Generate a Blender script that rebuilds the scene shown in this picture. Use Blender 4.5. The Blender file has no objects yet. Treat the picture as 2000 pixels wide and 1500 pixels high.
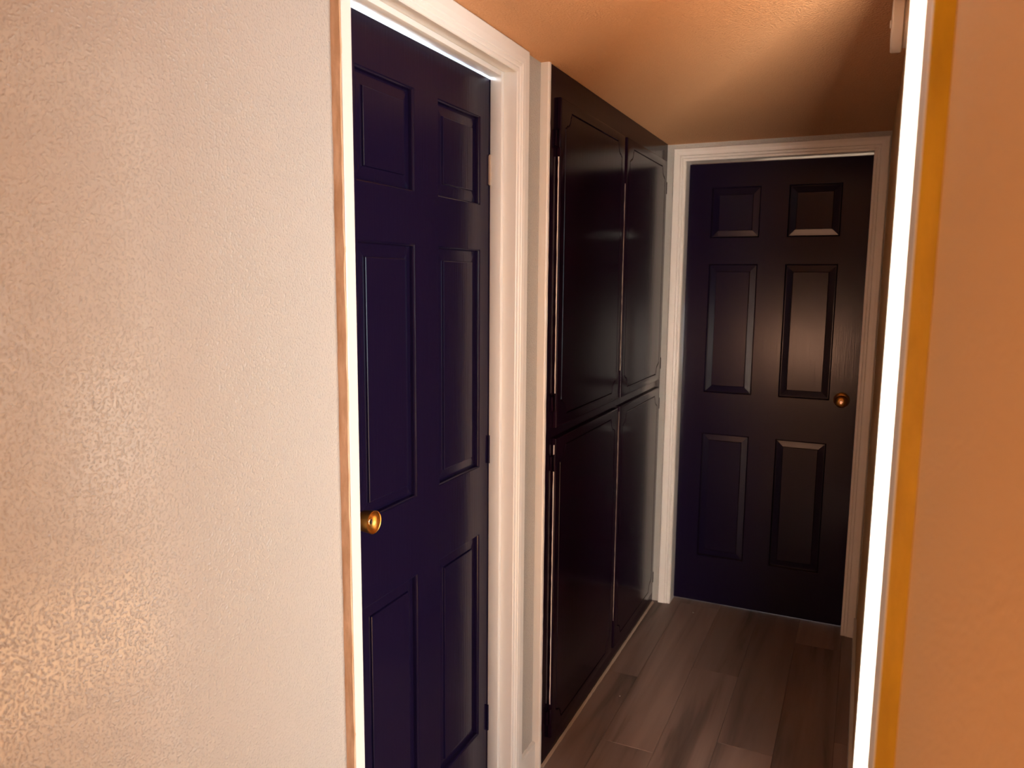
import bpy, bmesh, math, random
from mathutils import Vector, Matrix
from mathutils.geometry import tessellate_polygon

random.seed(4)
S = bpy.context.scene
COL = S.collection

# ------------------------------------------------------------------ camera
H_CAM = 1.5283
cam_d = bpy.data.cameras.new('camera')
cam = bpy.data.objects.new('camera', cam_d)
COL.objects.link(cam)
_r = Vector((0.90821087, 0.41842389, 0.008629))
_u = Vector((-0.06438626, 0.11932154, 0.99076575))
_f = Vector((-0.41353044, 0.90037982, -0.13530987))
cam.matrix_world = Matrix(((_r.x, _u.x, -_f.x, 0), (_r.y, _u.y, -_f.y, 0), (_r.z, _u.z, -_f.z, H_CAM), (0, 0, 0, 1)))
cam_d.sensor_fit = 'HORIZONTAL'
cam_d.sensor_width = 36.0
cam_d.lens = 1494.4 / 2000 * 36.0
cam_d.clip_start = 0.01
cam_d.dof.use_dof = True
cam_d.dof.focus_distance = 1.9
cam_d.dof.aperture_fstop = 6.0
S.camera = cam

# ------------------------------------------------------------------ world, lights, exposure
w = bpy.data.worlds.new('world')
S.world = w
w.use_nodes = True
w.node_tree.nodes['Background'].inputs['Color'].default_value = (0.20, 0.06, 0.035, 1)
w.node_tree.nodes['Background'].inputs['Strength'].default_value = 0.10

def area(name, loc, direction, sx, sy, power, color, spread=180):
    d = bpy.data.lights.new(name, 'AREA')
    d.shape = 'RECTANGLE'
    d.size, d.size_y = sx, sy
    d.energy = power
    d.color = color
    d.spread = math.radians(spread)
    o = bpy.data.objects.new(name, d)
    COL.objects.link(o)
    o.location = loc
    o.rotation_euler = Vector(direction).to_track_quat('-Z', 'Y').to_euler()
    return o

WARM = (1.0, 0.58, 0.30)
COOL = (0.76, 0.92, 1.0)
# low sun through the side window of the room on the right: it falls on that room's oak floor
sun_d = bpy.data.lights.new('sun', 'SUN')
sun_d.energy = 95.0
sun_d.color = (1.0, 0.86, 0.70)
sun_d.angle = math.radians(1.0)
sun = bpy.data.objects.new('sun', sun_d)
COL.objects.link(sun)
sun.location = (1.2, -4, 3)
sun.rotation_euler = Vector((0.30, 2.4, -1.05)).to_track_quat('-Z', 'Y').to_euler()
# daylight through the glazed door of the room on the right (sky above, sunlit ground below)
area('daylight_glass_upper', (2.72, 0.75, 1.45), (-1, 0, 0), 3.4, 1.1, 130, COOL)
area('daylight_glass_lower', (2.72, 0.75, 0.48), (-1, 0, 0.25), 3.4, 0.7, 42, (1.0, 0.74, 0.52))
# added unseen fill in its far corner, brightens the near left wall
area('fill_side_room_corner', (2.25, 3.22, 0.55), (-0.3, -1, 0), 0.9, 0.95, 14, (1.0, 0.80, 0.64))
# daylight through the second window of that room
area('daylight_side_window', (0.85, -1.12, 0.70), (-0.15, 1, 0.15), 1.1, 0.9, 370, (1.0, 0.85, 0.70))
# window at the end of the passage behind the camera
area('daylight_passage_window', (-0.60, -3.12, 0.72), (0, 1, 0), 0.32, 0.40, 22.0, (1.0, 0.50, 0.30))
# added unseen warm fill from the passage side, lights the right wall
area('fill_passage_side', (-0.90, -0.60, 0.95), (1, 0, 0), 0.9, 1.0, 10.5, (1.0, 0.46, 0.18))
# daylight in the closed rooms behind the two doors
area('daylight_closed_room', (-1.9, 1.9, 2.30), (0.2, 0, -1), 1.2, 1.6, 600, (0.80, 0.92, 1.0))
area('daylight_far_room', (-0.4, 4.3, 1.2), (0, -0.6, -1), 0.8, 0.8, 14.0, (0.75, 0.85, 1.0))

S.view_settings.view_transform = 'Standard'
S.view_settings.look = 'None'
S.view_settings.gamma = 1.0
S.view_settings.use_curve_mapping = False
S.view_settings.exposure = 0.12

# ------------------------------------------------------------------ materials
def mat(name, color, rough=0.5, metal=0.0, spec=0.5):
    m = bpy.data.materials.new(name)
    m.use_nodes = True
    b = m.node_tree.nodes['Principled BSDF']
    b.inputs['Base Color'].default_value = (*color, 1)
    b.inputs['Roughness'].default_value = rough
    b.inputs['Metallic'].default_value = metal
    b.inputs['Specular IOR Level'].default_value = spec
    return m

def N(m, t, **kw):
    n = m.node_tree.nodes.new(t)
    for k, v in kw.items():
        setattr(n, k, v)
    return n

def bsdf(m):
    return m.node_tree.nodes['Principled BSDF']

def coords(m, scale=(1, 1, 1)):
    g = N(m, 'ShaderNodeNewGeometry')
    mp = N(m, 'ShaderNodeMapping')
    mp.inputs['Scale'].default_value = scale
    m.node_tree.links.new(g.outputs['Position'], mp.inputs['Vector'])
    return mp.outputs['Vector']

def noise_bump(m, scale, strength, dist, detail=3, stretch=(1, 1, 1), ramp=None):
    L = m.node_tree.links
    n = N(m, 'ShaderNodeTexNoise')
    n.inputs['Scale'].default_value = scale
    n.inputs['Detail'].default_value = detail
    L.new(coords(m, stretch), n.inputs['Vector'])
    src = n.outputs['Fac']
    if ramp:
        r = N(m, 'ShaderNodeValToRGB')
        r.color_ramp.elements[0].position, r.color_ramp.elements[1].position = ramp
        r.color_ramp.interpolation = 'EASE'
        L.new(src, r.inputs['Fac'])
        src = r.outputs['Color']
    bp = N(m, 'ShaderNodeBump')
    bp.inputs['Strength'].default_value = strength
    bp.inputs['Distance'].default_value = dist
    L.new(src, bp.inputs['Height'])
    L.new(bp.outputs['Normal'], bsdf(m).inputs['Normal'])
    return n

def colour_noise(m, c1, c2, scale, detail=4, stretch=(1, 1, 1), lo=0.35, hi=0.65):
    L = m.node_tree.links
    n = N(m, 'ShaderNodeTexNoise')
    n.inputs['Scale'].default_value = scale
    n.inputs['Detail'].default_value = detail
    L.new(coords(m, stretch), n.inputs['Vector'])
    r = N(m, 'ShaderNodeValToRGB')
    r.color_ramp.elements[0].position = lo
    r.color_ramp.elements[1].position = hi
    r.color_ramp.elements[0].color = (*c1, 1)
    r.color_ramp.elements[1].color = (*c2, 1)
    L.new(n.outputs['Fac'], r.inputs['Fac'])
    L.new(r.outputs['Color'], bsdf(m).inputs['Base Color'])

M_WALL = mat('orange_peel_wall_paint', (0.49, 0.487, 0.465), 0.16)
noise_bump(M_WALL, 260, 0.32, 0.005, 1, ramp=(0.46, 0.80))
M_TAN = mat('warm_lit_tan_paint', (0.75, 0.50, 0.25), 0.5, spec=0.3)  # warm light tone put into the right wall's base colour
noise_bump(M_TAN, 230, 0.34, 0.004, 2, ramp=(0.42, 0.72))
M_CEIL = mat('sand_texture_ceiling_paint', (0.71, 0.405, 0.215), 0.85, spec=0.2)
noise_bump(M_CEIL, 200, 0.8, 0.006, 3)
M_TRIM = mat('white_gloss_trim_paint', (0.84, 0.84, 0.82), 0.32)
noise_bump(M_TRIM, 60, 0.03, 0.003, 2, (1, 1, 0.2))
M_RAW = mat('bare_wood_edge', (0.55, 0.33, 0.16), 0.6)
colour_noise(M_RAW, (0.60, 0.40, 0.24), (0.80, 0.60, 0.42), 60, 4, (1, 1, 0.25))
noise_bump(M_RAW, 120, 0.5, 0.003, 3, (1, 1, 0.5))
M_RAW2 = mat('varnished_wood_edge', (0.60, 0.36, 0.03), 0.5)
colour_noise(M_RAW2, (0.52, 0.34, 0.006), (0.68, 0.46, 0.012), 45, 4, (1, 1, 0.25))
noise_bump(M_RAW2, 120, 0.4, 0.003, 3, (1, 1, 0.5))
M_DOOR = mat('navy_door_paint', (0.0070, 0.0042, 0.0210), 0.19, spec=0.24)
noise_bump(M_DOOR, 55, 0.07, 0.003, 4, (4, 4, 0.12))
M_CAB = mat('navy_cabinet_paint', (0.0090, 0.0030, 0.0100), 0.16, spec=0.13)
noise_bump(M_CAB, 35, 0.06, 0.003, 3, (2, 2, 0.3))
M_BRASS = mat('aged_brass', (0.46, 0.23, 0.05), 0.33, 1.0)
M_DARK = mat('dark_keyway', (0.015, 0.01, 0.01), 0.4)
M_STEEL = mat('keyhole_plug_metal', (0.55, 0.42, 0.33), 0.25, 1.0)
M_PLASTIC = mat('white_plastic', (0.75, 0.74, 0.72), 0.4)
M_CAULK = mat('dried_caulk', (0.42, 0.33, 0.26), 0.6)
M_WHITEROOM = mat('plain_room_paint', (0.50, 0.42, 0.35), 0.7)
M_CLOSED = mat('closed_room_white_paint', (0.85, 0.85, 0.85), 0.7)
M_GLASS = mat('window_frame_paint', (0.8, 0.78, 0.75), 0.4)
M_OAK = mat('honey_oak_floor', (0.60, 0.38, 0.21), 0.45)
M_SUB = mat('subfloor', (0.05, 0.035, 0.03), 0.9)

M_PLANK = mat('grey_brown_vinyl_plank', (0.12, 0.085, 0.075), 0.48)
def plank_nodes(m):
    L = m.node_tree.links
    oi = N(m, 'ShaderNodeObjectInfo')
    g = N(m, 'ShaderNodeNewGeometry')
    cmb = N(m, 'ShaderNodeVectorMath', operation='MULTIPLY_ADD')
    cmb.inputs[1].default_value = (13.0, 0.9, 1)
    L.new(g.outputs['Position'], cmb.inputs[0])
    v3 = N(m, 'ShaderNodeVectorMath', operation='SCALE')
    v3.inputs[0].default_value = (37, 11, 5)
    L.new(oi.outputs['Random'], v3.inputs['Scale'])
    L.new(v3.outputs[0], cmb.inputs[2])
    n = N(m, 'ShaderNodeTexNoise')
    n.inputs['Scale'].default_value = 1.0
    n.inputs['Detail'].default_value = 6
    n.inputs['Distortion'].default_value = 0.5
    L.new(cmb.outputs[0], n.inputs['Vector'])
    r = N(m, 'ShaderNodeValToRGB')
    r.color_ramp.elements[0].position = 0.34
    r.color_ramp.elements[1].position = 0.62
    r.color_ramp.elements[0].color = (0.125, 0.090, 0.080, 1)
    r.color_ramp.elements[1].color = (0.330, 0.240, 0.220, 1)
    e = r.color_ramp.elements.new(0.47)
    e.color = (0.265, 0.190, 0.175, 1)
    L.new(n.outputs['Fac'], r.inputs['Fac'])
    mr = N(m, 'ShaderNodeMapRange')
    mr.inputs['To Min'].default_value = 0.80
    mr.inputs['To Max'].default_value = 1.15
    L.new(oi.outputs['Random'], mr.inputs['Value'])
    sc = N(m, 'ShaderNodeVectorMath', operation='SCALE')
    L.new(r.outputs['Color'], sc.inputs[0])
    L.new(mr.outputs[0], sc.inputs['Scale'])
    L.new(sc.outputs[0], bsdf(m).inputs['Base Color'])
    bp = N(m, 'ShaderNodeBump')
    bp.inputs['Strength'].default_value = 0.12
    bp.inputs['Distance'].default_value = 0.002
    L.new(n.outputs['Fac'], bp.inputs['Height'])
    L.new(bp.outputs['Normal'], bsdf(m).inputs['Normal'])
plank_nodes(M_PLANK)

# ------------------------------------------------------------------ mesh helpers (all vertices in world space)
def box(bm, x0, x1, y0, y1, z0, z1, bev=0.0, seg=2):
    r = bmesh.ops.create_cube(bm, size=1.0)
    vs = r['verts']
    for v in vs:
        v.co = Vector(((x0 + x1) / 2 + v.co.x * (x1 - x0), (y0 + y1) / 2 + v.co.y * (y1 - y0), (z0 + z1) / 2 + v.co.z * (z1 - z0)))
    if bev:
        es = list({e for v in vs for e in v.link_edges})
        bmesh.ops.bevel(bm, geom=es, offset=bev, segments=seg, profile=0.5, affect='EDGES')
    return vs

def lathe(bm, prof, origin, axis, seg=40, cap=True):
    """prof: (radius, distance along axis)"""
    a = Vector(axis).normalized()
    t = a.orthogonal().normalized()
    b = a.cross(t)
    rings = []
    for (rr, d) in prof:
        c = Vector(origin) + a * d
        if rr < 1e-6:
            rings.append([bm.verts.new(c)])
        else:
            rings.append([bm.verts.new(c + (t * math.cos(2 * math.pi * i / seg) + b * math.sin(2 * math.pi * i / seg)) * rr) for i in range(seg)])
    for A, B in zip(rings, rings[1:]):
        for i in range(seg):
            j = (i + 1) % seg
            if len(A) == 1 and len(B) == 1:
                continue
            if len(A) == 1:
                bm.faces.new((A[0], B[j], B[i]))
            elif len(B) == 1:
                bm.faces.new((A[i], A[j], B[0]))
            else:
                bm.faces.new((A[i], A[j], B[j], B[i]))
    for Rg in (rings[0], rings[-1]):
        if len(Rg) > 1 and cap:
            bm.faces.new(Rg)

def prism(bm, loop, fn0, fn1):
    """loop of 2-D points swept from fn0(p) to fn1(p) (mitred mouldings)"""
    A = [bm.verts.new(fn0(p)) for p in loop]
    B = [bm.verts.new(fn1(p)) for p in loop]
    n = len(loop)
    for i in range(n):
        j = (i + 1) % n
        bm.faces.new((A[i], A[j], B[j], B[i]))
    bm.faces.new(A)
    bm.faces.new(list(reversed(B)))

WORLD_LOC = {}
def obj(name, bm, m, parent=None, smooth=False, origin=None):
    bmesh.ops.recalc_face_normals(bm, faces=bm.faces[:])
    if origin is None:
        xs = [v.co.x for v in bm.verts]; ys = [v.co.y for v in bm.verts]; zs = [v.co.z for v in bm.verts]
        origin = Vector(((min(xs) + max(xs)) / 2, (min(ys) + max(ys)) / 2, min(zs)))
    origin = Vector(origin)
    for v in bm.verts:
        v.co -= origin
    me = bpy.data.meshes.new(name)
    bm.to_mesh(me)
    bm.free()
    me.materials.append(m)
    if smooth:
        for p in me.polygons:
            p.use_smooth = True
        try:
            me.set_sharp_from_angle(angle=math.radians(38))
        except Exception:
            pass
    o = bpy.data.objects.new(name, me)
    COL.objects.link(o)
    if parent is not None:
        o.parent = parent
        o.location = origin - WORLD_LOC[parent.name]
    else:
        o.location = origin
    WORLD_LOC[o.name] = origin
    return o

def empty(name, loc):
    o = bpy.data.objects.new(name, None)
    o.empty_display_size = 0.05
    COL.objects.link(o)
    o.location = loc
    WORLD_LOC[o.name] = Vector(loc)
    return o

def struct(o, label):
    o['kind'] = 'structure'
    o['label'] = label
    return o

def tag(o, label, cat, group=None):
    o['label'] = label
    o['category'] = cat
    if group:
        o['group'] = group
    return o

def B(name, m, parent, *boxes, bev=0.0, origin=None, smooth=False):
    bm = bmesh.new()
    for b in boxes:
        box(bm, *b, bev=bev)
    return obj(name, bm, m, parent, origin=origin, smooth=smooth)

# ------------------------------------------------------------------ main measures
XL = -0.866      # left wall face
XR = 0.0515      # right wall face
ZC = 2.128       # ceiling
YE = 3.490       # end wall face
D1A, D1B = 1.180, 1.885      # first doorway (left wall), jamb faces
D1H = 2.064
RDA, RDB = 0.874, 1.520      # open doorway in right wall
RDH = 2.070
D2A, D2B = -0.760, -0.008    # far doorway
D2H = 2.056
YB = -3.20       # end of passage behind the camera

# ------------------------------------------------------------------ floor: planks on a slab
PW, PL = 0.178, 1.22
fl = B('floor', M_SUB, None, (-1.02, XR, YB, 3.70, -0.08, -0.006))
struct(fl, 'grey brown wood look plank floor of the hallway')
plank_mesh = {}
x_edges = [-0.715 + PW * k for k in range(-2, 6)]
offs = {0: 0.30, 1: 2.75, 2: 2.30, 3: 2.92, 4: 2.45, 5: 2.10, 6: 2.62}
for k in range(len(x_edges) - 1):
    xa, xb = max(x_edges[k], -0.975), min(x_edges[k + 1], XR)
    if xb - xa < 0.01:
        continue
    y = offs[k] - PL * 6
    while y < 3.70:
        ya, yb = max(y, YB), min(y + PL, 3.69)
        if yb - ya > 0.02:
            key = (round(xb - xa, 4), round(yb - ya, 4))
            cx, cy = (xa + xb) / 2, (ya + yb) / 2
            if key in plank_mesh:
                o = bpy.data.objects.new('plank', plank_mesh[key])
                COL.objects.link(o)
                o.parent = fl
                o.location = Vector((cx, cy, -0.006)) - WORLD_LOC[fl.name]
            else:
                bm = bmesh.new()
                box(bm, xa + .0004, xb - .0004, ya + .0004, yb - .0004, -0.006, 0.0, bev=0.0007, seg=1)
                o = obj('plank', bm, M_PLANK, fl, origin=(cx, cy, -0.006))
                plank_mesh[key] = o.data
        y += PL

# ------------------------------------------------------------------ ceiling and walls
ce = B('ceiling', M_CEIL, None, (-1.02, 0.17, YB, 3.70, ZC, ZC + 0.08))
struct(ce, 'warm beige sand textured hallway ceiling')

wl = B('wall_left', M_WALL, None,
       (XL - .11, XL, YB, -1.05, 0, ZC), (XL - .11, XL, -.15, D1A - .018, 0, ZC), (XL - .11, XL, -1.05, -.15, 0, .45), (XL - .11, XL, -1.05, -.15, 1.45, ZC), (XL - .11, XL, D1A - .018, D1B + .018, D1H + .018, ZC),
       (XL - .11, XL, D1B + .018, 2.064, 0, ZC))
struct(wl, 'glossy beige orange peel textured wall on the left')
wr = B('wall_right', M_TAN, None,
       (XR, XR + .075, YB, RDA - .018, 0, ZC), (XR, XR + .075, RDA - .018, RDB + .018, RDH + .018, ZC),
       (XR, XR + .075, RDB + .018, 3.60, 0, ZC))
struct(wr, 'tan textured wall along the right edge')
we = B('wall_end', M_WALL, None,
       (-1.0, D2A - .018, YE, YE + .11, 0, ZC), (D2A - .018, D2B + .018, YE, YE + .11, D2H + .018, ZC),
       (D2B + .018, XR, YE, YE + .11, 0, ZC))
struct(we, 'beige end wall around the far door')

# ------------------------------------------------------------------ casing profile sweeps
# profile: (distance from opening edge outward, height above wall face)
def casing_profile(wd, t, sc=1.0):
    return [(0, 0), (0, 0.007), (0.002, 0.009), (0.010, 0.010), (0.0125, 0.0075), (0.0145, 0.0075), (0.017, 0.011),
            (0.022, 0.0125), (0.0245, 0.010), (0.027, 0.0135), (0.033, t - .001), (0.040, t), (wd - .004, t), (wd - .001, t - .002), (wd, t - .006), (wd, 0)]

def frame_casings(parent, prof_l, prof_r, a, b, h, to_world, left=True):
    """a,b: opening edges; to_world(u,v,w)"""
    wt = max(p[0] for p in prof_r)
    wl_ = max(p[0] for p in prof_l)
    if left:
        bm = bmesh.new()
        prism(bm, prof_l, lambda p: to_world(a - p[0], 0, p[1]), lambda p: to_world(a - p[0], h + p[0] * wt / wl_, p[1]))
        obj('side_casing', bm, M_TRIM, parent)
    bm = bmesh.new()
    prism(bm, prof_r, lambda p: to_world(b + p[0], 0, p[1]), lambda p: to_world(b + p[0], h + p[0], p[1]))
    obj('side_casing', bm, M_TRIM, parent)
    bm = bmesh.new()
    prism(bm, prof_r, lambda p: to_world(a - p[0] * wl_ / wt, h + p[0], p[1]), lambda p: to_world(b + p[0], h + p[0], p[1]))
    obj('head_casing', bm, M_TRIM, parent)

# frame of the first door (left wall)
f1 = struct(empty('trim_1', (XL, (D1A + D1B) / 2, 0)), 'white moulded frame around the near navy door')
L1 = lambda u, v, w_: Vector((XL + w_, u, v))
bm = bmesh.new()
P1 = casing_profile(0.066, 0.015)
frame_casings(f1, [(0, 0), (0, .004), (.024, .004), (.025, .0205), (.027, .0215), (.049, .0215), (.051, .0205), (.051, 0)], P1, D1A + .003 - .004, D1B - 0.000, D1H - .003, L1)
bm.free()
# bare outer edge of the near casing
bm = bmesh.new()
nseg = 60
ys0 = D1A - .001 - .051
prev = None
rngs = []
for i in range(nseg + 1):
    z = 2.06 * i / nseg
    j = random.uniform(-.0010, .0010)
    k = random.uniform(-.0012, .0012)
    rngs.append([bm.verts.new((XL - .001, ys0 - .0025 + j, z)), bm.verts.new((XL + .0185 + k, ys0 - .0022, z)),
                 bm.verts.new((XL + .0200 + k, ys0 + .0005, z)), bm.verts.new((XL - .001, ys0 + .0005, z))])
for A_, B_ in zip(rngs, rngs[1:]):
    for i in range(4):
        bm.faces.new((A_[i], A_[(i + 1) % 4], B_[(i + 1) % 4], B_[i]))
bm.faces.new(rngs[0]); bm.faces.new(rngs[-1])
o = obj('bare_edge', bm, M_RAW, f1)
o['label'] = 'unpainted tan outer edge of the casing'
XD = -0.930      # door face
B('side_jamb', M_TRIM, f1, (XL - .11, XL + .001, D1A - .018, D1A, 0, D1H), bev=.001)
B('side_jamb', M_TRIM, f1, (XL - .11, XL + .001, D1B, D1B + .018, 0, D1H), bev=.001)
B('head_jamb', M_TRIM, f1, (XL - .11, XL + .001, D1A - .018, D1B + .018, D1H, D1H + .018), bev=.001)
B('door_stop', M_TRIM, f1, (XD + .001, XD + .035, D1B - .016, D1B, 0, D1H), bev=.003, smooth=True)
B('door_stop', M_TRIM, f1, (XD + .001, XD + .035, D1A, D1A + .010, 0, D1H), bev=.003, smooth=True)
B('door_stop', M_TRIM, f1, (XD + .001, XD + .035, D1A + .010, D1B - .016, D1H - .014, D1H), bev=.003, smooth=True)

# frame of the far door
f2 = struct(empty('trim_2', ((D2A + D2B) / 2, YE, 0)), 'pale moulded frame around the far dark door')
L2 = lambda u, v, w_: Vector((u, YE - w_, v))
P2 = casing_profile(0.056, 0.015)
frame_casings(f2, P2, P2, D2A - .001, D2B - .001, D2H - .004, L2)
B('side_jamb', M_TRIM, f2, (D2A - .018, D2A, YE - .001, YE + .11, 0, D2H), bev=.001)
B('side_jamb', M_TRIM, f2, (D2B, D2B + .018, YE - .001, YE + .11, 0, D2H), bev=.001)
B('head_jamb', M_TRIM, f2, (D2A - .018, D2B + .018, YE - .001, YE + .11, D2H, D2H + .018), bev=.001)

# frame of the open doorway on the right
f3 = struct(empty('trim_3', (XR, (RDA + RDB) / 2, 0)), 'white flat frame of the open doorway on the right')
B('side_casing', M_TRIM, f3, (XR - .0175, XR + .001, 0.750, RDA, 0, RDH + .06), bev=.0012)
B('bare_edge', M_RAW2, f3, (XR - .0165, XR + .001, 0.746, 0.7505, 0, RDH + .06), bev=.0012)['label'] = 'unpainted orange brown outer edge of the casing'
B('side_casing', M_TRIM, f3, (XR - .0170, XR + .001, RDB, RDB + .062, 0, RDH + .06), bev=.0015)
B('head_casing', M_TRIM, f3, (XR - .0170, XR + .001, RDA, RDB, RDH, RDH + .055), bev=.0015)
B('side_jamb', M_TRIM, f3, (XR + .001, XR + .075, RDA - .018, RDA, 0, RDH))
B('side_jamb', M_TRIM, f3, (XR + .001, XR + .075, RDB, RDB + .018, 0, RDH))
B('head_jamb', M_TRIM, f3, (XR + .001, XR + .075, RDA - .018, RDB + .018, RDH, RDH + .018))

# ------------------------------------------------------------------ six panel doors
ZP = [(0.235, 0.830), (1.020, 1.605), (1.720, 1.942)]
def six_panel_door(name, u0, u1, up, z0, z1, thick, to_world, top_sag=0.0, label=''):
    """stiles and rails with moulded openings in one mesh, six raised panels as parts"""
    bm = bmesh.new()
    us = [u0, up[0][0], up[0][1], up[1][0], up[1][1], u1]
    vs = [z0, ZP[0][0], ZP[0][1], ZP[1][0], ZP[1][1], ZP[2][0], ZP[2][1], z1]
    def W(u, v, w_):
        if v > z1 - 1e-6:
            v = z1 - top_sag * (u1 - u) / (u1 - u0)
        return to_world(u, v, w_)
    V = {}
    def vert(u, v, w_):
        k = (round(u, 5), round(v, 5), round(w_, 5))
        if k not in V:
            V[k] = bm.verts.new(W(u, v, w_))
        return V[k]
    for i in range(5):
        for j in range(7):
            if i in (1, 3) and j in (1, 3, 5):
                a, b, c, d = us[i], us[i + 1], vs[j], vs[j + 1]
                prof = [(0, 0), (.0008, -.0015), (.0022, -.0022), (.0042, -.0048), (.0054, -.0095), (.0060, -.0135)]
                for (i0, w0), (i1, w1) in zip(prof, prof[1:]):
                    o_ = [(a + i0, c + i0, w0), (b - i0, c + i0, w0), (b - i0, d - i0, w0), (a + i0, d - i0, w0)]
                    n_ = [(a + i1, c + i1, w1), (b - i1, c + i1, w1), (b - i1, d - i1, w1), (a + i1, d - i1, w1)]
                    for q in range(4):
                        r = (q + 1) % 4
                        bm.faces.new((vert(*o_[q]), vert(*o_[r]), vert(*n_[r]), vert(*n_[q])))
            else:
                bm.faces.new((vert(us[i], vs[j], 0), vert(us[i + 1], vs[j], 0), vert(us[i + 1], vs[j + 1], 0), vert(us[i], vs[j + 1], 0)))
    # edges and back
    back = [bm.verts.new(W(u, v, -thick)) for u, v in ((u0, z0), (u1, z0), (u1, z1), (u0, z1))]
    bm.faces.new(back)
    bottom = [vert(u, z0, 0) for u in us]
    top = [vert(u, z1, 0) for u in us]
    left = [vert(u0, v, 0) for v in vs]
    right = [vert(u1, v, 0) for v in vs]
    bm.faces.new(bottom + [back[1], back[0]])
    bm.faces.new(top + [back[2], back[3]])
    bm.faces.new(left + [back[3], back[0]])
    bm.faces.new(right + [back[2], back[1]])
    door = obj(name, bm, M_DOOR, None, origin=to_world((u0 + u1) / 2, z0, -thick / 2))
    struct(door, label)
    for (a, b) in up:
        for (c, d) in ZP:
            bm = bmesh.new()
            ins = .0058
            prof = [(ins, -.022), (ins, -.0128), (ins + .002, -.0128), (ins + .0265, -.0098), (ins + .0278, -.0058), (ins + .0292, -.0050)]
            rings = []
            for (i0, w0) in prof:
                rings.append([bm.verts.new(to_world(*p)) for p in ((a + i0, c + i0, w0), (b - i0, c + i0, w0), (b - i0, d - i0, w0), (a + i0, d - i0, w0))])
            for A_, B_ in zip(rings, rings[1:]):
                for q in range(4):
                    bm.faces.new((A_[q], A_[(q + 1) % 4], B_[(q + 1) % 4], B_[q]))
            bm.faces.new(rings[-1])
            bm.faces.new(rings[0])
            obj('panel', bm, M_DOOR, door)
    return door

T1 = lambda u, v, w_: Vector((XD + w_, u, v))
door1 = six_panel_door('door_1', D1A + .003, D1B - .004, [(1.280, 1.497), (1.600, 1.817)], 0.010, 2.046, 0.035, T1, top_sag=.006,
                       label='dark navy six panel door on the left with brass knob')
YD2 = 3.552
T2 = lambda u, v, w_: Vector((u, YD2 - w_, v))
door2 = six_panel_door('door_2', D2A + .002, D2B - .0008, [(-.657, -.445), (-.330, -.118)], 0.012, 2.046, 0.035, T2,
                       label='dark navy six panel door closing the end of the hallway')

# knob of the first door: turned brass drum with dished face and key plug
KY, KZ, KX = 1.236, 1.042, -0.870
bm = bmesh.new()
k0 = XD
lathe(bm, [(0, 0), (.031, 0), (.0315, .003), (.029, .006), (.016, .009), (.0125, .012), (.0125, .022), (.017, .027), (.0205, .031), (.0222, .040),
           (.0236, .056), (.0240, .0595), (.0232, .0608), (.0218, .0600), (.0208, .0570), (.0150, .0515), (.0090, .0490), (.0075, .0490), (0, .0490)], (k0, KY, KZ), (1, 0, 0), 48)
kn = obj('knob', bm, M_BRASS, door1, smooth=True, origin=(k0, KY, KZ))
kn['label'] = 'brass drum knob with dished face'
bm = bmesh.new()
lathe(bm, [(0, 0), (.0068, 0), (.0068, .0030), (.0058, .0038), (.0030, .0030), (0, .0030)], (k0 + .0485, KY, KZ), (1, 0, 0), 28)
obj('key_plug', bm, M_STEEL, kn, smooth=True, origin=(k0 + .0485, KY, KZ))
B('keyway', M_DARK, kn, (k0 + .0510, k0 + .0523, KY - .0011, KY + .0011, KZ - .0034, KZ + .0034))
# hinge slivers at the hinge edge of the first door
for hz in (0.22, 1.02, 1.775):
    bm = bmesh.new()
    lathe(bm, [(0, 0), (.0030, .001), (.0030, .079), (0, .080)], (XD + .0035, D1B - .0185, hz), (0, 0, 1), 12)
    box(bm, XD - .002, XD + .003, D1B - .021, D1B - .0165, hz + .003, hz + .077)
    o = obj('hinge', bm, M_DOOR if hz < 1.5 else M_CAULK, door1, smooth=True)

# knob of the far door: rosette, neck and ball with key plug
kx, kz = -0.069, 1.026
bm = bmesh.new()
lathe(bm, [(0, 0), (.032, 0), (.0325, .003), (.029, .007), (.022, .009), (.0135, .012), (.0120, .020), (.0150, .027), (.0215, .034), (.0258, .043),
           (.0265, .050), (.0240, .058), (.0180, .0635), (.0100, .0650), (0, .0650)], (kx, YD2, kz), (0, -1, 0), 48)
kn2 = obj('knob', bm, M_BRASS, door2, smooth=True, origin=(kx, YD2, kz))
kn2['label'] = 'round brass knob on rosette'
bm = bmesh.new()
lathe(bm, [(0, 0), (.0085, 0), (.0085, .0040), (.0065, .0060), (0, .0060)], (kx, YD2 - .0645, kz), (0, -1, 0), 24)
obj('key_plug', bm, M_STEEL, kn2, smooth=True, origin=(kx, YD2 - .0645, kz))
B('keyway', M_DARK, kn2, (kx - .001, kx + .001, YD2 - .0709, YD2 - .0700, kz - .0034, kz + .0034))

# ------------------------------------------------------------------ built in linen cabinet
XC = -0.841
CA, CB = 2.072, 3.462
cab = tag(empty('linen_cabinet', ((XC - .2), (CA + CB) / 2, 0)), 'dark navy built in linen cabinet with four doors along the left wall', 'cabinet')
ZU = (1.084, 2.047)
ZLo = (0.070, 1.050)
YA = (2.128, 2.768)
YBd = (2.800, 3.412)
# carcass behind a face frame of stiles and rails
B('carcass', M_CAB, cab, (XC - .40, XC - .021, CA + .002, CB, 0.0, ZC - .002))
for a, b in ((CA, YA[0] + .010), (YA[1] - .010, YBd[0] + .010), (YBd[1] - .010, CB)):
    B('stile', M_CAB, cab, (XC - .020, XC, a, b, 0.0, ZC - .002), bev=.0012)
for z0, z1 in ((0.0, ZLo[0] + .010), (ZLo[1] - .010, ZU[0] + .010), (ZU[1] - .010, ZC - .002)):
    B('rail', M_CAB, cab, (XC - .020, XC - .0001, CA + .002, CB - .002, z0, z1))

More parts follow.
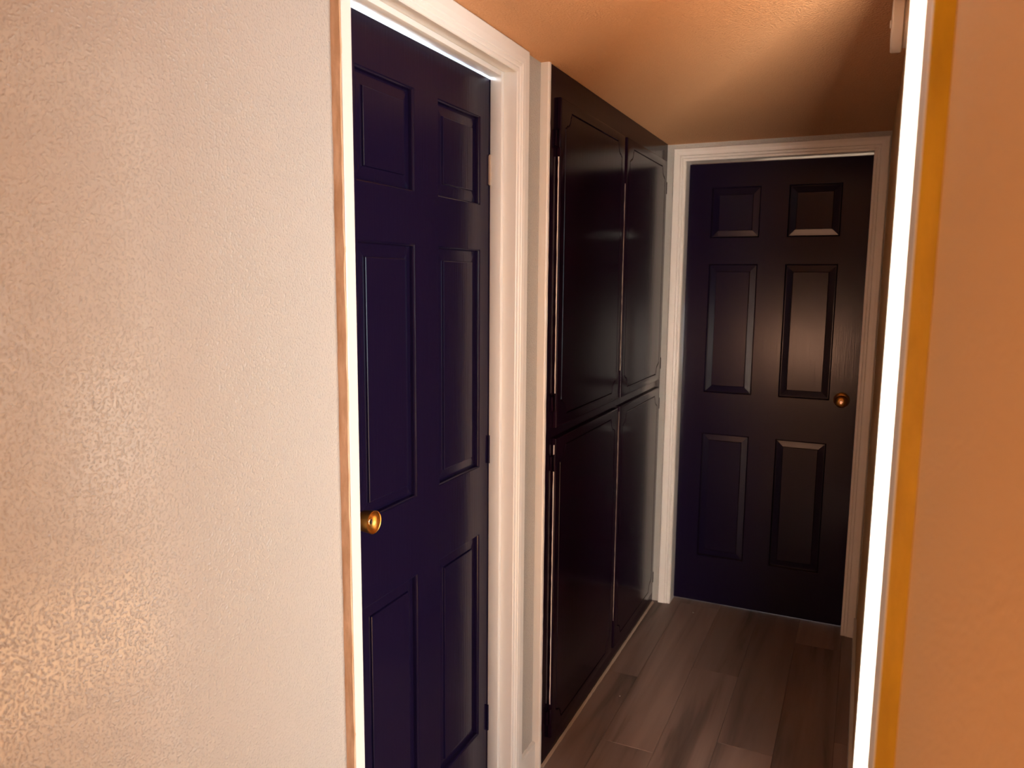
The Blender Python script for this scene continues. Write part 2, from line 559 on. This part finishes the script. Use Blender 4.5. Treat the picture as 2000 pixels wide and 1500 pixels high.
def ogee_outline(y0, y1, z0, z1, r):
    """rectangle with scooped corners"""
    pts = []
    def corner(cx, cz, sx, sz, flip):
        loc = []
        # from horizontal side into vertical side: small shoulder, concave scoop, shoulder
        loc.append((sx * r * 1.35, 0))
        loc.append((sx * r * 1.10, 0))
        loc.append((sx * r * 1.02, sz * r * .22))
        for k in range(7):
            t = math.radians(90 * k / 6)
            # concave scoop, centre at the corner
            loc.append((sx * r * (0.30 + .62 * math.cos(t)) , sz * r * (0.30 + .62 * math.sin(t))))
        loc.append((sx * r * .22, sz * r * 1.02))
        loc.append((0, sz * r * 1.10))
        loc.append((0, sz * r * 1.35))
        if flip:
            loc.reverse()
        return [(cx + a_, cz + b_) for a_, b_ in loc]
    pts += corner(y0, z0, 1, 1, True)
    pts += corner(y1, z0, -1, 1, False)
    pts += corner(y1, z1, -1, -1, True)
    pts += corner(y0, z1, 1, -1, False)
    return pts

def offset_loop(pts, d):
    n = len(pts)
    out = []
    area2 = sum(pts[i][0] * pts[(i + 1) % n][1] - pts[(i + 1) % n][0] * pts[i][1] for i in range(n))
    s = 1 if area2 > 0 else -1
    for i in range(n):
        p0, p1, p2 = pts[i - 1], pts[i], pts[(i + 1) % n]
        e1 = Vector((p1[0] - p0[0], p1[1] - p0[1])).normalized()
        e2 = Vector((p2[0] - p1[0], p2[1] - p1[1])).normalized()
        n1 = Vector((-e1.y, e1.x)) * s
        n2 = Vector((-e2.y, e2.x)) * s
        m_ = (n1 + n2)
        if m_.length < 1e-6:
            m_ = n1
        m_.normalize()
        out.append((p1[0] + m_.x * d, p1[1] + m_.y * d))
    return out

def cabinet_door(y, z, hinge_near, label):
    y0, y1 = y
    z0, z1 = z
    t = 0.013
    xf = XC + t
    bm = bmesh.new()
    e = 0.004
    def ring(x, i):
        return [bm.verts.new((x, a, b)) for a, b in ((y0 + i, z0 + i), (y1 - i, z0 + i), (y1 - i, z1 - i), (y0 + i, z1 - i))]
    R0 = ring(XC + .0008, 0.0)
    rr = .0045
    rings = [R0] + [ring(xf - rr + rr * math.sin(math.radians(90 * q / 6)), rr - rr * math.cos(math.radians(90 * q / 6))) for q in range(7)]
    R3 = rings[-1]
    e = rr
    outer2 = [(y0 + e, z0 + e), (y1 - e, z0 + e), (y1 - e, z1 - e), (y0 + e, z1 - e)]
    for A_, B_ in zip(rings, rings[1:]):
        for i in range(4):
            bm.faces.new((A_[i], A_[(i + 1) % 4], B_[(i + 1) % 4], B_[i]))
    bm.faces.new(R0)
    la = ogee_outline(y0 + .034, y1 - .034, z0 + .030, z1 - .030, .045)
    lb = offset_loop(la, .0028)
    lc = offset_loop(la, .0056)
    A_ = [bm.verts.new((xf, a, b)) for a, b in la]
    B_ = [bm.verts.new((xf - .0035, a, b)) for a, b in lb]
    C_ = [bm.verts.new((xf, a, b)) for a, b in lc]
    n = len(la)
    for i in range(n):
        j = (i + 1) % n
        bm.faces.new((A_[i], A_[j], B_[j], B_[i]))
        bm.faces.new((B_[i], B_[j], C_[j], C_[i]))
    allv = R3 + A_
    tri = tessellate_polygon([[Vector((p[0], p[1], 0)) for p in outer2], [Vector((p[0], p[1], 0)) for p in la]])
    for f_ in tri:
        try:
            bm.faces.new([allv[i] for i in f_])
        except ValueError:
            pass
    tri = tessellate_polygon([[Vector((p[0], p[1], 0)) for p in lc]])
    for f_ in tri:
        try:
            bm.faces.new([C_[i] for i in f_])
        except ValueError:
            pass
    d = obj('door', bm, M_CAB, cab, smooth=True, origin=(xf, y0 if hinge_near else y1, z0))
    # two painted over surface hinges
    for hz in (z0 + .075, z1 - .115 if z0 > 1 else z1 - .075):
        bm = bmesh.new()
        ys = y0 - .004 if hinge_near else y1 + .004
        s = -1 if hinge_near else 1
        lathe(bm, [(0, 0), (.0030, .001), (.0042, .003), (.0042, .051), (.0030, .053), (0, .054)], (XC + .0095, ys, hz - .027), (0, 0, 1), 14)
        ya, yb = sorted((ys, ys + s * .016))
        box(bm, XC + .0002, XC + .0060, ya, yb, hz - .022, hz + .022, bev=.0015)
        obj('hinge', bm, M_CAB, d, smooth=True)
    # highlight put into colour: pale strip along the edge facing the near end
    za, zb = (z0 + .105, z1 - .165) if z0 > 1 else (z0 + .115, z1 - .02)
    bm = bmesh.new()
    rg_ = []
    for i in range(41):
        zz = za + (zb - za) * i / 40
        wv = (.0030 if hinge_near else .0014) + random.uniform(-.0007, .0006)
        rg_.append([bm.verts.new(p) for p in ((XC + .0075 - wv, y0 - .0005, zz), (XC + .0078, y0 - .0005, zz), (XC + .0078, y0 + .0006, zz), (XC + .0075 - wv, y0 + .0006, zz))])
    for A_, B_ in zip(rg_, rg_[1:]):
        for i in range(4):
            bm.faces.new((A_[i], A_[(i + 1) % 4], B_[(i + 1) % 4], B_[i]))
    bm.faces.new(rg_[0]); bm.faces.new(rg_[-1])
    obj('edge_highlight', bm, M_TRIM if hinge_near else M_CAULK, d)['label'] = 'pale painted highlight line along the door edge'
    d['label'] = label
    return d
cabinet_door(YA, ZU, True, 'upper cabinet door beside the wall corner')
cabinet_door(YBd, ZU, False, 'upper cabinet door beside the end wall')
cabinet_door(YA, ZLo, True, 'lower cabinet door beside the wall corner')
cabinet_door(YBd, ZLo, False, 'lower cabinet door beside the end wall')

# pale corner strip where the wall meets the cabinet (uneven paint edge), and the caulk line at the floor
bm = bmesh.new()
rngs = []
for i in range(81):
    z = ZC * i / 80
    j = random.uniform(-.0012, .0012)
    rngs.append([bm.verts.new((XL - .002, 2.060, z)), bm.verts.new((XC - .0035, 2.060, z)), bm.verts.new((XC + .0006 + j * .5, 2.0635, z)),
                 bm.verts.new((XC + .0010, 2.0725 + j, z)), bm.verts.new((XL - .002, 2.0715, z))])
for A_, B_ in zip(rngs, rngs[1:]):
    for i in range(5):
        bm.faces.new((A_[i], A_[(i + 1) % 5], B_[(i + 1) % 5], B_[i]))
bm.faces.new(rngs[0]); bm.faces.new(rngs[-1])
struct(obj('trim_4', bm, M_TRIM, None), 'narrow pale strip between the wall and the cabinet')
bm = bmesh.new()
rngs = []
for i in range(61):
    y = CA + (CB - CA) * i / 60
    j = random.uniform(-.0010, .0010)
    rngs.append([bm.verts.new((XC + .0002, y, 0.0002)), bm.verts.new((XC + .0085 + j, y, 0.0002)), bm.verts.new((XC + .006 + j, y, .0042)), bm.verts.new((XC + .0002, y, .0058 + j))])
for A_, B_ in zip(rngs, rngs[1:]):
    for i in range(4):
        bm.faces.new((A_[i], A_[(i + 1) % 4], B_[(i + 1) % 4], B_[i]))
bm.faces.new(rngs[0]); bm.faces.new(rngs[-1])
struct(obj('trim_5', bm, M_CAULK, None, smooth=True), 'thin pale caulk line along the foot of the cabinet')

# ------------------------------------------------------------------ baseboards
bl = B('baseboard_left', M_TRIM, None, (XL, XL + .011, 1.953, 2.0595, 0, .086), bev=.002)
struct(bl, 'short white baseboard between the door frame and the cabinet')
bm = bmesh.new()
n = 9
rg = []
for i in range(n + 1):
    y = 1.953 + .106 * i / n
    h = .086 + random.uniform(.003, .008)
    rg.append([bm.verts.new((XL + .0003, y, .0855)), bm.verts.new((XL + .0112, y, .0855)), bm.verts.new((XL + .0095, y, h - .002)), bm.verts.new((XL + .0003, y, h))])
for A_, B_ in zip(rg, rg[1:]):
    for i in range(4):
        bm.faces.new((A_[i], A_[(i + 1) % 4], B_[(i + 1) % 4], B_[i]))
bm.faces.new(rg[0]); bm.faces.new(rg[-1])
obj('caulk_bead', bm, M_PLASTIC, bl, smooth=True)
br = B('baseboard_right', M_TRIM, None, (XR - .012, XR, RDB + .062, YE - .016, 0, .092), bev=.002)
struct(br, 'white baseboard along the right wall of the hallway')

# ------------------------------------------------------------------ smoke alarm on the right wall
AY, AZ = 1.855, 2.062
sa = tag(empty('smoke_alarm', (XR, AY, AZ)), 'round white smoke alarm on the right wall under the ceiling', 'smoke alarm')
bm = bmesh.new()
lathe(bm, [(0, 0), (.048, 0), (.049, .003), (.049, .016), (.047, .018), (0, .018)], (XR, AY, AZ), (-1, 0, 0), 56)
obj('base', bm, M_PLASTIC, sa, smooth=True, origin=(XR, AY, AZ))
bm = bmesh.new()
lathe(bm, [(0, .0185), (.054, .0185), (.0565, .0200), (.0570, .0225), (.0565, .0380), (.0540, .0405), (.030, .0415), (0, .0415)], (XR, AY, AZ), (-1, 0, 0), 64)
obj('cover', bm, M_PLASTIC, sa, smooth=True, origin=(XR, AY, AZ))
bm = bmesh.new()
lathe(bm, [(0, .0410), (.008, .0410), (.008, .0432), (.006, .0440), (0, .0442)], (XR, AY, AZ), (-1, 0, 0), 24)
obj('test_button', bm, M_PLASTIC, sa, smooth=True, origin=(XR, AY, AZ))

# ------------------------------------------------------------------ paint flecks on the floor
def fleck(x, y, r, label):
    bm = bmesh.new()
    k = 7
    top = []
    bot = []
    for i in range(k):
        a = 2 * math.pi * i / k
        rr = r * random.uniform(.65, 1.15)
        top.append(bm.verts.new((x + rr * math.cos(a) * .8, y + rr * math.sin(a) * .8, .0016)))
        bot.append(bm.verts.new((x + rr * math.cos(a), y + rr * math.sin(a), .0001)))
    for i in range(k):
        j = (i + 1) % k
        bm.faces.new((bot[i], bot[j], top[j], top[i]))
    bm.faces.new(top); bm.faces.new(bot)
    tag(obj('paint_fleck', bm, M_PLASTIC, None), label, 'paint fleck', 'paint flecks dropped on the floor')
fleck(-0.638, 3.430, .004, 'tiny white paint fleck on the floor in front of the far door')
fleck(-0.736, 2.585, .003, 'tiny white paint fleck on the floor beside the cabinet')
fleck(-0.220, 2.075, .006, 'pale paint fleck on the floor at the bottom edge, nearest the camera')

# ------------------------------------------------------------------ the places the light comes from
# room on the right, seen only through its light
RX0, RX1, RY0, RY1, RZ = XR + .075, 2.80, -1.20, 3.30, 2.40
struct(B('floor_side_room', M_OAK, None, (XR, RX1, RY0, RY1, -.08, 0.0)), 'plank floor of the room on the right')
struct(B('ceiling_side_room', M_WHITEROOM, None, (RX0, RX1, RY0, RY1, RZ, RZ + .08)), 'white ceiling of the room on the right')
struct(B('wall_side_room_window', M_WHITEROOM, None, (RX1, RX1 + .1, RY0, -1.03, 0, RZ), (RX1, RX1 + .1, 2.53, RY1, 0, RZ), (RX1, RX1 + .1, -1.03, 2.53, 2.08, RZ)),
       'white wall with the glazed door in the room on the right')
struct(B('wall_side_room_near', M_WHITEROOM, None, (RX0, .28, RY0 - .1, RY0, 0, RZ), (1.42, RX1, RY0 - .1, RY0, 0, RZ), (.28, 1.42, RY0 - .1, RY0, 0, .20), (.28, 1.42, RY0 - .1, RY0, 1.77, RZ)),
       'white near wall of the room on the right')
struct(B('wall_side_room_far', M_WHITEROOM, None, (RX0, 1.78, RY1, RY1 + .1, 0, RZ), (2.72, RX1, RY1, RY1 + .1, 0, RZ), (1.78, 2.72, RY1, RY1 + .1, 1.06, RZ), (1.78, 2.72, RY1, RY1 + .1, 0, .04)), 'white far wall of the room on the right')
struct(B('wall_side_room_party', M_WHITEROOM, None, (RX0 - .001, RX0 + .004, RY0, RDA - .02, 0, RZ), (RX0 - .001, RX0 + .004, RDB + .02, RY1, 0, RZ), (RX0 - .001, RX0 + .004, RDA - .02, RDB + .02, RDH + .02, RZ)),
       'white lining of the wall between hallway and side room')
def window_frame(name, boxes, label):
    struct(B(name, M_GLASS, None, *boxes, bev=.002), label)
window_frame('window_1', [(RX1 - .03, RX1 + .05, -1.03, -.98, 0, 2.08), (RX1 - .03, RX1 + .05, 2.48, 2.53, 0, 2.08), (RX1 - .03, RX1 + .05, -.98, 2.48, 2.03, 2.08),
                          (RX1 - .03, RX1 + .05, -.98, 2.48, 0, .06), (RX1 - .03, RX1 + .05, 0.73, 0.77, .06, 2.03)], 'white frame of the glazed door in the side room')
window_frame('window_2', [(.28, .32, RY0 - .06, RY0 + .02, .20, 1.77), (1.38, 1.42, RY0 - .06, RY0 + .02, .20, 1.77), (.32, 1.38, RY0 - .06, RY0 + .02, .20, .24),
                          (.32, 1.38, RY0 - .06, RY0 + .02, 1.73, 1.77)], 'white frame of the side room window')
window_frame('fill_frame', [(1.78, 1.82, RY1 - .02, RY1 + .06, .04, 1.06), (2.68, 2.72, RY1 - .02, RY1 + .06, .04, 1.06), (1.82, 2.68, RY1 - .02, RY1 + .06, 1.02, 1.06), (1.82, 2.68, RY1 - .02, RY1 + .06, .04, .08)], 'added unseen frame around the fill light in the side room')  # frame added around the corner fill light
# passage behind the camera
struct(B('wall_back', M_WHITEROOM, None, (-1.0, -.74, YB - .1, YB, 0, ZC), (-.22, .17, YB - .1, YB, 0, ZC), (-.74, -.22, YB - .1, YB, 0, .54), (-.74, -.22, YB - .1, YB, 1.36, ZC)),
       'plain wall closing the passage behind the camera')
struct(B('wall_sun_block', M_WHITEROOM, None, (-1.35, -.30, -5.1, -5.0, 0, 2.5)), 'added unseen wall blocking sun from the passage window')  # added out of view to keep sun off the passage floor
struct(B('wall_sun_screen', M_WHITEROOM, None, (-1.9, XL - .11, -1.75, -1.65, 0, 2.3), (-2.0, -1.9, -1.75, .5, 0, 2.3), (-2.0, XL - .11, -1.75, .5, 2.3, 2.4), (-1.9, XL - .11, .42, .49, 0, 2.3), (XL - .115, XL - .1105, -1.65, .42, ZC, 2.3)),
       'added unseen shell blocking sun from the passage side opening')  # shell added to stop sun entering by the passage side opening
# closed rooms behind the two doors
struct(B('wall_closed_room', M_CLOSED, None, (-2.9, -2.8, .6, 3.2, 0, 2.5), (-2.8, XL - .11, .5, .6, 0, 2.5), (-2.8, -1.30, 3.1, 3.2, 0, 2.5), (-2.8, XL - .005, .6, 3.2, 2.4, 2.5),
         (XL - .115, XL - .1105, .6, 3.1, ZC, 2.4)), 'white shell of the closed room behind the near door')
struct(B('wall_far_room', M_WHITEROOM, None, (-1.0, .2, 4.9, 5.0, 0, 2.3), (-1.1, -1.0, 3.6, 5.0, 0, 2.3), (.2, .3, 3.6, 5.0, 0, 2.3), (-1.1, .3, 3.6, 5.0, 2.3, 2.4), (-1.1, .3, 3.7, 5.0, -.08, 0)),
       'white shell of the closed room behind the far door')
